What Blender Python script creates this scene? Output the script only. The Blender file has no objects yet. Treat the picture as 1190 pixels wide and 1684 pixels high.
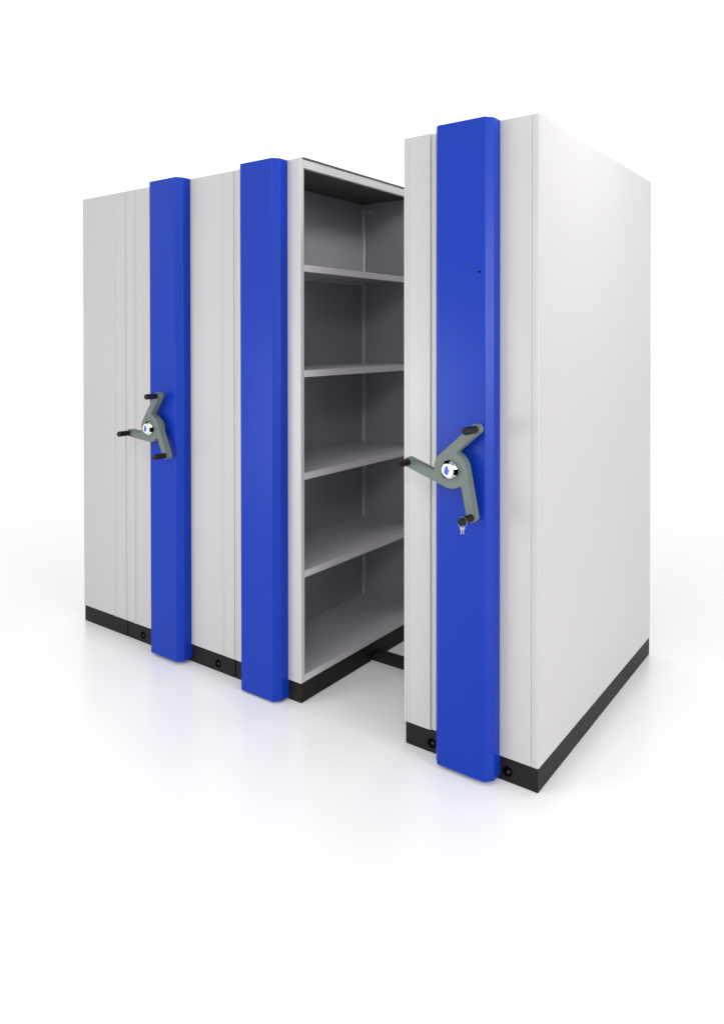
import bpy, bmesh, math, random
from mathutils import Vector, Matrix
random.seed(4)
S = bpy.context.scene
C = S.collection

# ------------------------------------------------------------ camera, world, lamps, exposure
F_PX, PPX, PPY = 1208.63, 595.0, 567.36           # focal length and principal point of the photo, in its pixels
W_PX, H_PX = 1190.0, 1684.0
cd = bpy.data.cameras.new('camera')
cam = bpy.data.objects.new('camera', cd); C.objects.link(cam)
cd.sensor_fit = 'VERTICAL'
cd.sensor_height = 36.0
cd.lens = 36.0 * F_PX / H_PX
cd.shift_x = (W_PX / 2 - PPX) / H_PX
cd.shift_y = -(H_PX / 2 - PPY) / H_PX
cd.clip_start, cd.clip_end = 0.05, 400
yaw, pitch, roll = -0.6326, -0.0103, -0.0009
fw = Vector((math.sin(yaw) * math.cos(pitch), math.cos(yaw) * math.cos(pitch), math.sin(pitch)))
q = fw.to_track_quat('-Z', 'Y')
cam.rotation_euler = (q.to_matrix() @ Matrix.Rotation(roll, 3, 'Z')).to_euler()
cam.location = (0.9395, -2.2429, 1.4806)
S.camera = cam

w = bpy.data.worlds.new('World'); S.world = w; w.use_nodes = True
# a white studio all round, dimmer towards its ceiling
_n, _l = w.node_tree.nodes, w.node_tree.links
_tc = _n.new('ShaderNodeTexCoord'); _sp = _n.new('ShaderNodeSeparateXYZ'); _mr = _n.new('ShaderNodeMapRange')
_mr.interpolation_type = 'SMOOTHSTEP'
_mr.inputs[1].default_value, _mr.inputs[2].default_value = 0.50, 0.92
_mr.inputs[3].default_value, _mr.inputs[4].default_value = 1.38, 0.52
_l.new(_tc.outputs['Generated'], _sp.inputs[0]); _l.new(_sp.outputs['Z'], _mr.inputs[0])
_n['Background'].inputs[0].default_value = (1, 1, 1, 1)
_l.new(_mr.outputs[0], _n['Background'].inputs[1])

def area(name, loc, target, sx, sy, power, col=(1, 1, 1)):
    ld = bpy.data.lights.new(name, 'AREA'); ld.shape = 'RECTANGLE'; ld.size = sx; ld.size_y = sy
    ld.energy = power; ld.color = col
    o = bpy.data.objects.new(name, ld); C.objects.link(o); o.location = loc
    o.rotation_euler = (Vector(target) - Vector(loc)).to_track_quat('-Z', 'Y').to_euler()
    return o
area('softbox_side', (4.7, -1.1, 1.6), (-0.1, 0.5, 1.1), 1.8, 2.0, 125)
area('softbox_key', (2.2, -4.2, 3.5), (-1.0, 0.3, 1.0), 0.8, 0.8, 46)
area('softbox_left', (-2.3, -2.5, 0.9), (0.3, 0.0, 1.0), 1.2, 1.1, 17).data.spread = math.radians(130)
area('softbox_over', (1.6, 0.42, 3.4), (-1.2, 0.42, 1.95), 0.5, 0.7, 3).data.spread = math.radians(50)
area('floor_fill_lamp', (-0.4, -3.4, 4.6), (-0.4, -3.4, 0), 1.6, 1.6, 50)  # unseen fill lamp, added to keep the open floor white

S.view_settings.view_transform = 'Standard'
S.view_settings.look = 'None'
S.view_settings.exposure = 0.0
S.view_settings.gamma = 1.0
S.view_settings.use_curve_mapping = False

# ------------------------------------------------------------ materials
def mat(name, col, rough=0.4, spec=0.5, metal=0.0, peel=0.0, peel_scale=900.0, wave=0.0, var=0.0, coat=0.0):
    m = bpy.data.materials.new(name); m.use_nodes = True
    nt = m.node_tree; n = nt.nodes; b = n['Principled BSDF']
    b.inputs['Base Color'].default_value = (*col, 1)
    b.inputs['Roughness'].default_value = rough
    b.inputs['Specular IOR Level'].default_value = spec
    b.inputs['Metallic'].default_value = metal
    b.inputs['Coat Weight'].default_value = coat
    tc = n.new('ShaderNodeTexCoord')
    if var:
        nz = n.new('ShaderNodeTexNoise'); nz.inputs['Scale'].default_value = 3.0; nz.inputs['Detail'].default_value = 5
        nt.links.new(tc.outputs['Object'], nz.inputs['Vector'])
        mr = n.new('ShaderNodeMapRange'); mr.inputs[3].default_value = rough - var; mr.inputs[4].default_value = rough + var
        nt.links.new(nz.outputs['Fac'], mr.inputs[0]); nt.links.new(mr.outputs[0], b.inputs['Roughness'])
    last = None
    for amt, sc, dist in ((wave, 2.2, 0.02), (peel, peel_scale, 0.0004)):
        if amt:
            nz = n.new('ShaderNodeTexNoise'); nz.inputs['Scale'].default_value = sc; nz.inputs['Detail'].default_value = 2
            nt.links.new(tc.outputs['Object'], nz.inputs['Vector'])
            bp = n.new('ShaderNodeBump'); bp.inputs['Strength'].default_value = amt; bp.inputs['Distance'].default_value = dist
            nt.links.new(nz.outputs['Fac'], bp.inputs['Height'])
            if last: nt.links.new(last.outputs['Normal'], bp.inputs['Normal'])
            nt.links.new(bp.outputs['Normal'], b.inputs['Normal']); last = bp
    return m

M = {
    'paint': mat('light_grey_paint', (0.425, 0.414, 0.411), 0.38, 0.4, peel=0.10, peel_scale=300, wave=0.035, var=0.05),
    'inner': mat('shaded_grey_paint', (0.285, 0.269, 0.304), 0.42, 0.4, peel=0.1, wave=0.04, var=0.05),  # inner panels: shade of the bays put into a darker grey
    'blue': mat('blue_paint', (0.003, 0.028, 0.30), 0.32, 0.17, peel=0.10, peel_scale=300, wave=0.03, var=0.05),
    'black': mat('black_plinth_paint', (0.012, 0.011, 0.0105), 0.5, 0.12, peel=0.15, var=0.06),
    'hole': mat('black_hole', (0.002, 0.002, 0.002), 0.8, 0.0),
    'lit_core': mat('hole_lit_core', (0.014, 0.013, 0.014), 0.45, 0.3, var=0.05),
    'rail': mat('black_rail', (0.008, 0.008, 0.008), 0.5, 0.3, var=0.06),
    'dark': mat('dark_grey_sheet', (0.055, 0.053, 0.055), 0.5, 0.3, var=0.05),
    'crank': mat('grey_green_enamel', (0.112, 0.138, 0.128), 0.45, 0.25, peel=0.2, peel_scale=500, var=0.06),
    'grip': mat('black_plastic', (0.006, 0.006, 0.006), 0.42, 0.22, peel=0.15, var=0.05),
    'chrome': mat('chrome', (0.80, 0.80, 0.81), 0.12, 0.5, metal=1.0, var=0.03),
    'cap': mat('white_plastic', (0.68, 0.68, 0.70), 0.4, 0.3, var=0.05),
    'emblem': mat('blue_emblem', (0.02, 0.06, 0.55), 0.4, 0.3, var=0.05),
    'steel': mat('key_steel', (0.42, 0.39, 0.34), 0.3, 0.5, metal=1.0, var=0.08),
    'floor': mat('white_floor', (0.865, 0.862, 0.855), 0.24, 0.46),
    'shelf': mat('shelf_grey_paint', (0.475, 0.452, 0.488), 0.42, 0.4, peel=0.1, wave=0.04, var=0.05),
}

# ------------------------------------------------------------ helpers
def link(name, bm, m, parent=None, smooth=False, bevel=0.0):
    if bevel:
        bmesh.ops.remove_doubles(bm, verts=bm.verts, dist=1e-6)
        es = [e for e in bm.edges if len(e.link_faces) == 2 and e.calc_face_angle(0) > 0.5]
        bmesh.ops.bevel(bm, geom=es, offset=bevel, segments=2, profile=0.5, affect='EDGES', clamp_overlap=True)
    bmesh.ops.recalc_face_normals(bm, faces=bm.faces)
    me = bpy.data.meshes.new(name); bm.to_mesh(me); bm.free()
    for mm in (m if isinstance(m, (list, tuple)) else [m]): me.materials.append(mm)
    if smooth:
        for p in me.polygons: p.use_smooth = True
    o = bpy.data.objects.new(name, me); C.objects.link(o)
    if parent: o.parent = parent
    return o

def box(bm, x0, x1, y0, y1, z0, z1, mi=0):
    v = [bm.verts.new((x, y, z)) for z in (z0, z1) for x, y in ((x0, y0), (x1, y0), (x1, y1), (x0, y1))]
    for f in ((3, 2, 1, 0), (4, 5, 6, 7), (0, 1, 5, 4), (1, 2, 6, 5), (2, 3, 7, 6), (3, 0, 4, 7)):
        bm.faces.new([v[i] for i in f]).material_index = mi

def prism_z(bm, poly, z0, z1):
    a = [bm.verts.new((x, y, z0)) for x, y in poly]; b = [bm.verts.new((x, y, z1)) for x, y in poly]
    n = len(poly)
    for i in range(n): bm.faces.new((a[i], a[(i + 1) % n], b[(i + 1) % n], b[i]))
    bm.faces.new(a[::-1]); bm.faces.new(b)

def prism_y(bm, poly, y0, y1, mi=0):
    a = [bm.verts.new((x, y0, z)) for x, z in poly]; b = [bm.verts.new((x, y1, z)) for x, z in poly]
    n = len(poly)
    for i in range(n): bm.faces.new((a[i], a[(i + 1) % n], b[(i + 1) % n], b[i])).material_index = mi
    bm.faces.new(a[::-1]).material_index = mi; bm.faces.new(b).material_index = mi

def lathe_y(bm, prof, cx=0, cz=0, seg=40, mi=0):
    """prof: (radius, y) pairs turned about an axis along Y through (cx, cz)"""
    rings = []
    for r, y in prof:
        rings.append([bm.verts.new((cx + r * math.cos(2 * math.pi * i / seg), y, cz + r * math.sin(2 * math.pi * i / seg))) for i in range(seg)])
    for a, b in zip(rings, rings[1:]):
        for i in range(seg): bm.faces.new((a[i], a[(i + 1) % seg], b[(i + 1) % seg], b[i])).material_index = mi
    bm.faces.new(rings[0][::-1]).material_index = mi; bm.faces.new(rings[-1]).material_index = mi

def tube(bm, pts, r, seg=8, closed=False):
    pts = [Vector(p) for p in pts]; n = len(pts); rings = []
    for i, p in enumerate(pts):
        t = (pts[(i + 1) % n] - pts[i - 1]) if closed else (pts[min(i + 1, n - 1)] - pts[max(i - 1, 0)])
        t.normalize(); u = t.orthogonal() if abs(t.y) > .95 else t.cross(Vector((0, 1, 0))); u.normalize(); v = t.cross(u)
        rings.append([bm.verts.new(p + r * (math.cos(2 * math.pi * k / seg) * u + math.sin(2 * math.pi * k / seg) * v)) for k in range(seg)])
    for i in range(n if closed else n - 1):
        a, b = rings[i], rings[(i + 1) % n]
        for k in range(seg): bm.faces.new((a[k], a[(k + 1) % seg], b[(k + 1) % seg], b[k]))
    if not closed: bm.faces.new(rings[0][::-1]); bm.faces.new(rings[-1])

def thing(name, loc, label, cat, group=None):
    o = bpy.data.objects.new(name, None); C.objects.link(o); o.location = loc
    o.empty_display_size = 0.2
    o['label'] = label; o['category'] = cat
    if group: o['group'] = group
    return o

# ------------------------------------------------------------ setting
bm = bmesh.new()
vs = [bm.verts.new((x, y, 0)) for x, y in ((-120, -120), (120, -120), (120, 120), (-120, 120))]; bm.faces.new(vs)
fl = link('floor', bm, M['floor']); fl['kind'] = 'structure'
fl['label'] = 'glossy white studio floor under the shelving units'

# ------------------------------------------------------------ shelving units
TOP, HB, DEP = 2.2, 0.082, 1.307
RAIL_Y0, RAIL_Y1, RAIL_H = 0.490, 0.556, 0.030
SHELF_Z = (1.775, 1.347, 0.931, 0.534, 0.110)
GROUP = 'shelving units standing side by side on the floor rail'

def end_panel(u, width, folds, yb):
    """folded sheet at the front; grooves (depth > 0) and raised folds (depth < 0) run its full height"""
    poly = [(0, 0.018), (0, 0.0018), (0.0018, 0)]
    for g, hw, dp, fl_ in sorted(f if len(f) == 4 else (*f, 0.35) for f in folds):
        poly += [(g - hw, 0), (g - hw * fl_, dp), (g + hw * fl_, dp), (g + hw, 0)]
    poly += [(width - 0.0018, 0), (width, 0.0018), (width, 0.018)]
    bm = bmesh.new(); prism_z(bm, poly, HB, TOP)
    return link('end_panel', bm, M['paint'], u)

def plinth(u, width, holes, inset0=0.004, inset1=0.002, notch1=True):
    bm = bmesh.new()
    x0, x1 = inset0, width - inset1
    y0, y1 = 0.003, DEP - 0.003
    z1 = HB - 0.002
    box(bm, x0, x1, y0, y0 + 0.02, 0.002, z1)
    box(bm, x0, x1, y1 - 0.02, y1, 0.002, z1)
    for a in (x0, x1 - 0.02):                                   # sides, notched over the rail
        if a != x0 and not notch1:                              # the outermost side reaches the floor unbroken
            box(bm, a, a + 0.02, y0 + 0.02, y1 - 0.02, 0.002, z1); continue
        box(bm, a, a + 0.02, y0 + 0.02, RAIL_Y0 - 0.006, 0.002, z1)
        box(bm, a, a + 0.02, RAIL_Y1 + 0.006, y1 - 0.02, 0.002, z1)
        box(bm, a, a + 0.02, RAIL_Y0 - 0.006, RAIL_Y1 + 0.006, RAIL_H + 0.006, z1)
    p = link('plinth', bm, M['black'], u)
    for hx in holes:
        bm = bmesh.new()
        lathe_y(bm, [(0.0165, 0.0035), (0.0165, 0.0008), (0.0150, 0.0), (0.0128, 0.0006), (0.0120, 0.0022), (0.002, 0.0024)], hx, 0.036, 24)
        lathe_y(bm, [(0.0070, 0.0030), (0.0070, 0.0012), (0.0050, 0.0006), (0.001, 0.0005)], hx + 0.0045, 0.036, 16, mi=1)  # offset grey core paints in the lit inside of the hole
        link('plug', bm, [M['hole'], M['lit_core']], p, smooth=True)
    return p

def column(u, cx, z0):
    hw = 0.1105
    poly = [(-hw, 0.006), (-hw, -0.042), (-hw + 0.021, -0.070), (hw - 0.021, -0.070), (hw, -0.042), (hw, 0.006)]
    bm = bmesh.new(); prism_z(bm, [(cx + x, y) for x, y in poly], z0, TOP + 0.001)
    return link('column_cover', bm, M['blue'], u, bevel=0.002)

def crank(u, cx, cz, rot, T=0.160, gl=1.0):
    R, WD = 0.063, 0.034
    yf, yb = -0.120, -0.093
    poly = []
    def P(a, r): return (cx + r * math.cos(a), cz + r * math.sin(a))
    for k in range(3):
        d = math.radians(rot - 120 * k); n = d + math.pi / 2
        dv = Vector((math.cos(d), math.sin(d))); nv = Vector((math.cos(n), math.sin(n)))
        o = Vector((cx, cz))
        poly.append(tuple(o + R * nv))
        c = o + (R - WD / 2) * nv + T * dv
        for i in range(13):
            a = n - math.pi * i / 12
            poly.append((c.x + WD / 2 * math.cos(a), c.y + WD / 2 * math.sin(a)))
        al = math.acos((R - WD) / R)
        t0 = math.sqrt(R * R - (R - WD) ** 2)
        pi_ = o + (R - WD) * nv
        # a small fillet where the arm leaves the disc
        poly.append(tuple(pi_ + (t0 + 0.010) * dv))
        poly.append(tuple(pi_ + (t0 + 0.003) * dv - 0.0016 * nv))
        a0, a1 = n - al - 0.13, n - 2 * math.pi / 3
        for i in range(0, 10):
            poly.append(P(a0 + (a1 - a0) * i / 10, R))
    bm = bmesh.new(); prism_y(bm, poly, yf, yb)
    bmesh.ops.recalc_face_normals(bm, faces=bm.faces)
    es = [e for e in bm.edges if all(abs(v.co.y - yf) < 1e-6 for v in e.verts)]
    bmesh.ops.bevel(bm, geom=es, offset=0.0022, segments=2, affect='EDGES', clamp_overlap=True)
    lathe_y(bm, [(0.036, yb - 0.001), (0.036, -0.080), (0.045, -0.074), (0.045, -0.068)], cx, cz)
    h = link('crank_handle', bm, M['crank'], u)
    for k in range(3):
        d = math.radians(rot - 120 * k); n = d + math.pi / 2
        gx = cx + (R - WD / 2) * math.cos(n) + T * math.cos(d); gz = cz + (R - WD / 2) * math.sin(n) + T * math.sin(d)
        bm = bmesh.new()
        prof = [(0.0120, yf + 0.001), (0.0125, yf - 0.004), (0.0108, yf - 0.006), (0.0108, yf - 0.012), (0.0122, yf - 0.015)]
        for i in range(4):
            y = yf - 0.022 - i * 0.010
            prof += [(0.0125, y), (0.0116, y - 0.002), (0.0125, y - 0.004)]
        prof += [(0.0122, yf - 0.064), (0.0105, yf - 0.069), (0.0060, yf - 0.070), (0.0055, yf - 0.067), (0.001, yf - 0.067)]
        prof = [(r, yf + (y - yf) * gl) for r, y in prof]
        lathe_y(bm, prof, gx, gz, 28)
        link('grip', bm, M['grip'], h, smooth=True)
    bm = bmesh.new()
    lathe_y(bm, [(0.030, yf + 0.001), (0.031, yf - 0.002), (0.031, yf - 0.010), (0.0275, yf - 0.015), (0.0225, yf - 0.020), (0.0205, yf - 0.0215), (0.015, yf - 0.0215)], cx, cz, 48)
    for a0 in (100, -8, 225):                                   # black patches round the knob
        vs = []
        for i in range(7):
            a = math.radians(a0 - 21 + 7 * i)
            vs.append([bm.verts.new((cx + r * math.cos(a), y, cz + r * math.sin(a))) for r, y in
                       ((0.0316, yf - 0.003), (0.0316, yf - 0.0102), (0.0280, yf - 0.0154), (0.0236, yf - 0.0197))])
        for a, b in zip(vs, vs[1:]):
            for i in range(3): bm.faces.new((a[i], a[i + 1], b[i + 1], b[i])).material_index = 1
    link('knob', bm, [M['chrome'], M['hole']], h, smooth=False)
    bm = bmesh.new()
    lathe_y(bm, [(0.0195, yf - 0.0210), (0.0195, yf - 0.0232), (0.0180, yf - 0.0245), (0.001, yf - 0.0248)], cx, cz, 40)
    cp = link('knob_cap', bm, M['cap'], h)
    bm = bmesh.new()
    em = [(-.0035, .0115), (.0035, .0115), (.0045, .0065), (.0035, .0035), (.0085, .0030), (.0090, -.0005), (.0040, -.0020), (.0065, -.0060),
          (.0035, -.0080), (.0010, -.0120), (-.0030, -.0115), (-.0030, -.0080), (-.0075, -.0060), (-.0070, -.0010), (-.0045, .0010), (-.0065, .0040), (-.0040, .0070)]
    prism_y(bm, [(cx + 1.25 * x, cz + 1.25 * z) for x, z in em], yf - 0.0254, yf - 0.0247)
    link('emblem', bm, M['emblem'], h)
    return h

def shelves(u, back_x, open_x, y0, y1, s):
    """five shelves between back_x and the open side; s=+1 opens towards +X"""
    for z in SHELF_Z:
        bm = bmesh.new()
        a, b = sorted((back_x, open_x)); 
        box(bm, a, b, y0, y1, z - 0.003, z)
        t = 0.003
        la, lb = (open_x - t, open_x) if s > 0 else (open_x, open_x + t)
        box(bm, la, lb, y0, y1, z - 0.027, z - 0.0031)
        ra, rb = (open_x - 0.016, open_x - t - 0.0001) if s > 0 else (open_x + t + 0.0001, open_x + 0.016)
        box(bm, ra, rb, y0, y1, z - 0.027, z - 0.0245)
        ka, kb = (back_x + 0.001, back_x + 0.004) if s > 0 else (back_x - 0.004, back_x - 0.001)
        box(bm, ka, kb, y0, y1, z - 0.020, z - 0.0031)
        link('shelf', bm, M['shelf'], u)

# A: the closed end unit far left
Y1 = -0.0075
xa, xb, xc = -2.5030, -2.1385, -1.3835
A = thing('shelving_unit', (xa, Y1, 0), 'narrow closed grey end unit without a blue column or crank', 'shelving unit', GROUP)
wA = xb - 0.002 - xa
end_panel(A, wA, [(0.274, 0.0055, -0.004), (wA - 0.007, 0.004, -0.003)], Y1)
plinth(A, wA, [])
bm = bmesh.new(); box(bm, 0.0, 0.018, 0.0185, DEP, HB, TOP); link('side_panel', bm, M['paint'], A)
bm = bmesh.new(); box(bm, wA - 0.018, wA, 0.0185, DEP, HB, TOP); link('side_panel', bm, M['paint'], A)
bm = bmesh.new(); box(bm, 0.0185, wA - 0.0185, DEP - 0.018, DEP, HB, TOP); link('back_panel', bm, M['paint'], A)
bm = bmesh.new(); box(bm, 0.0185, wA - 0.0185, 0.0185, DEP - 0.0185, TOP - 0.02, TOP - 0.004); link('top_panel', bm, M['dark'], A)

# B: the double unit with a crank
B = thing('shelving_unit', (xb, Y1, 0), 'closed grey unit with a crank, between the plain end unit and the open shelves', 'shelving unit', GROUP)
wB = xc - 0.002 - xb
end_panel(B, wB, [(0.066, 0.005, -0.0035), (0.080, 0.0015, 0.0012), (wB - 0.074, 0.003, 0.002), (wB - 0.062, 0.0012, 0.001)], Y1)
plinth(B, wB, [-2.0177 - xb, -1.4923 - xb])
bm = bmesh.new(); box(bm, 0.0, 0.018, 0.0185, DEP, HB, TOP); link('side_panel', bm, M['paint'], B)
bm = bmesh.new(); box(bm, wB - 0.018, wB, 0.0185, DEP, HB, TOP); link('side_panel', bm, M['paint'], B)
bm = bmesh.new(); box(bm, 0.0185, wB - 0.0185, DEP - 0.018, DEP, HB, TOP); link('back_panel', bm, M['paint'], B)
bm = bmesh.new(); box(bm, 0.0185, wB - 0.0185, 0.0185, DEP - 0.0185, TOP - 0.02, TOP - 0.004); link('top_panel', bm, M['dark'], B)
column(B, -1.7745 - xb, 0.017)
crank(B, -1.803 - xb, 1.070, 55, 0.148, 0.85)

# C: the unit whose shelves stand open to the aisle
XC1 = -1.0047
U = thing('shelving_unit', (xc, Y1, 0), 'open grey unit showing five empty shelves beside its blue column without a crank', 'shelving unit', GROUP)
wC = XC1 - xc
end_panel(U, wC, [(0.013, 0.0015, 0.0015)], Y1)
plinth(U, wC, [])
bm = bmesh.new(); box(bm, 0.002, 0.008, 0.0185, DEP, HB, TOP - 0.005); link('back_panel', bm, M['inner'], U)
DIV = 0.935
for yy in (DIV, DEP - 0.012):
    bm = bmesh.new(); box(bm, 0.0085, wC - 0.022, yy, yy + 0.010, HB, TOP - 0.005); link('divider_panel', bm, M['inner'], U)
# uprights: folded posts at the open edge and in the back corners
bm = bmesh.new(); box(bm, wC - 0.030, wC, 0.0185, 0.0215, HB, TOP - 0.036); link('upright', bm, M['paint'], U)
bm = bmesh.new(); box(bm, 0.0085, 0.020, DIV - 0.014, DIV - 0.0005, HB + 0.03, TOP - 0.04, )
box(bm, 0.0205, 0.023, DIV - 0.004, DIV - 0.0005, HB + 0.03, TOP - 0.04); link('upright', bm, M['shelf'], U, bevel=0.0012)
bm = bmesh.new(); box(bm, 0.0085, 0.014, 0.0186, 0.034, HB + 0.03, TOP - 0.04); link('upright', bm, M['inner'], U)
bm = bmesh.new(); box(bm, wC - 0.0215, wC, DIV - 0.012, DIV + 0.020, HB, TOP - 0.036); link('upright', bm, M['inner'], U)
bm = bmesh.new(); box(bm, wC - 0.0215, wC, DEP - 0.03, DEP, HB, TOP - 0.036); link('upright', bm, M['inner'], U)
bm = bmesh.new()
box(bm, wC - 0.004, wC, 0.0186, DEP, TOP - 0.0355, TOP - 0.0025)
box(bm, wC - 0.018, wC - 0.0041, 0.0186, DEP, TOP - 0.0355, TOP - 0.032)
link('top_rail', bm, M['paint'], U)
bm = bmesh.new(); box(bm, 0.0085, wC - 0.0045, 0.0186, DEP - 0.001, TOP - 0.014, TOP - 0.006)
link('ceiling_panel', bm, M['dark'], U)  # dark colour carries the shade on the underside of the top
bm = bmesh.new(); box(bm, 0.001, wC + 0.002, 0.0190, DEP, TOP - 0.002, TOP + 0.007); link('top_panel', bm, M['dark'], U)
bm = bmesh.new(); box(bm, 0.036, 0.066, DIV - 0.016, DIV - 0.0005, TOP - 0.058, TOP - 0.055); link('corner_bracket', bm, M['cap'], U, bevel=0.001)
shelves(U, 0.0085, wC - 0.0004, 0.0220, DIV - 0.0006, 1)
column(U, -1.1840 - xc, 0.009)

# D: the big unit pulled away to the right
XD = -0.5165
D = thing('shelving_unit', (XD, 0, 0), 'grey unit rolled away from the others, keys on its crank, blank side panel', 'shelving unit', GROUP)
wD = -XD
end_panel(D, wD, [(0.013, 0.0014, 0.0012), (0.022, 0.001, 0.0008), (0.1330, 0.0225, 0.006, 0.88), (wD - 0.024, 0.0016, 0.002), (wD - 0.0155, 0.0008, 0.0006)], 0)
plinth(D, wD, [-0.4004 - XD, -0.1096 - XD], inset0=0.007, notch1=False)
SEAM = 0.94
bm = bmesh.new(); box(bm, wD - 0.018, wD, 0.0185, SEAM - 0.0004, HB, TOP); link('side_panel', bm, M['paint'], D)
bm = bmesh.new(); box(bm, wD - 0.018, wD, SEAM + 0.0004, DEP, HB, TOP); link('side_panel', bm, M['paint'], D)
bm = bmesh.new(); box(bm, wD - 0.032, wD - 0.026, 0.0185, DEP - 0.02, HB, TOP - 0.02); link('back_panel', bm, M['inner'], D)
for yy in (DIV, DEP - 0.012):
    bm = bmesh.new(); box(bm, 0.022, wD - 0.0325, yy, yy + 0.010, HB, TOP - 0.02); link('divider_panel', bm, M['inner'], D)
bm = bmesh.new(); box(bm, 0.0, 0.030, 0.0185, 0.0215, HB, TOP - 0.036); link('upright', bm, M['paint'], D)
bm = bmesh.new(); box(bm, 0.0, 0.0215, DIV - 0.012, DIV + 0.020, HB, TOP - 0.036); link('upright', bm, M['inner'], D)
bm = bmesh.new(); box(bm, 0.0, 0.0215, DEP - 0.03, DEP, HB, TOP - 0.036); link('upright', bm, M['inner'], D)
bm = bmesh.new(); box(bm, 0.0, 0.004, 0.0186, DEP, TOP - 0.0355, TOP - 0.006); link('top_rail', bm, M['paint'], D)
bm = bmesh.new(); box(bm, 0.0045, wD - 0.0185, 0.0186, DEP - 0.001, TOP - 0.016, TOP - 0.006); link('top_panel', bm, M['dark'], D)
shelves(D, wD - 0.0325, 0.0004, 0.0220, DIV - 0.0006, -1)
col = column(D, -0.2465 - XD, 0.016)
CX, CZ, CR = -0.257, 1.044, 41
crank(D, CX - XD, CZ, CR)
bm = bmesh.new(); lathe_y(bm, [(0.0038, -0.069), (0.0038, -0.0706), (0.0028, -0.0712), (0.001, -0.0712)], -0.176 - XD, 1.6955, 16)
link('screw', bm, M['hole'], col, smooth=True)

# ------------------------------------------------------------ rail on the floor
r = thing('floor_rail', (-1.25, (RAIL_Y0 + RAIL_Y1) / 2, 0), 'low black rail on the white floor crossing the aisle under the shelving units', 'rail')
hy = (RAIL_Y1 - RAIL_Y0) / 2
bm = bmesh.new(); box(bm, -1.22, 1.20, -hy, hy, 0.0005, RAIL_H); link('rail_bar', bm, M['rail'], r, bevel=0.002)

# ------------------------------------------------------------ keys on the lower grip of the right crank
d = math.radians(CR - 120); n = d + math.pi / 2
gx = CX + 0.046 * math.cos(n) + 0.160 * math.cos(d); gz = CZ + 0.046 * math.sin(n) + 0.160 * math.sin(d)
K = thing('key_ring', (gx, -0.176, gz), 'thin steel ring with two small keys hanging from the lowest crank grip', 'keys')
rr = 0.0160
cz_ = 0.0128 - rr
ring = [(rr * math.cos(t) , 0.004 * math.sin(t), cz_ + rr * math.sin(t)) for t in [2 * math.pi * i / 36 for i in range(36)]]
bm = bmesh.new(); tube(bm, ring, 0.0006, 8, closed=True); link('ring', bm, M['steel'], K, smooth=True)
for (ox, oy, tilt) in ((-0.002, -0.0015, 0.05), (0.0015, 0.0015, -0.07)):
    bm = bmesh.new()
    bow = [(0.0075 * math.cos(t), -0.0065 + 0.0075 * math.sin(t)) for t in [2 * math.pi * i / 20 for i in range(20)]]
    hole = [(0.0026 * math.cos(t), -0.0030 + 0.0026 * math.sin(t)) for t in [2 * math.pi * i / 20 for i in range(20)]]
    f = [bm.verts.new((x, -0.0008, z)) for x, z in bow]; g = [bm.verts.new((x, -0.0008, z)) for x, z in hole]
    f2 = [bm.verts.new((x, 0.0008, z)) for x, z in bow]; g2 = [bm.verts.new((x, 0.0008, z)) for x, z in hole]
    for i in range(20):
        j = (i + 1) % 20
        bm.faces.new((f[i], f[j], g[j], g[i])); bm.faces.new((f2[i], g2[i], g2[j], f2[j]))
        bm.faces.new((f[i], f2[i], f2[j], f[j])); bm.faces.new((g[i], g[j], g2[j], g2[i]))
    blade = [(-0.0022, -0.0138), (0.0022, -0.0138), (0.0022, -0.018), (0.0014, -0.0195), (0.0022, -0.021), (0.0012, -0.023), (0.0022, -0.0255), (0.0014, -0.0285), (0.0004, -0.0315), (-0.0016, -0.0305), (-0.0022, -0.029)]
    prism_y(bm, blade, -0.0007, 0.0007)
    k = link('key', bm, M['steel'], K)
    k.location = (ox, oy, cz_ - rr + 0.0030); k.scale = (0.82, 0.82, 0.82); k.rotation_euler = (0.05, tilt, 0.9 + 4 * tilt)
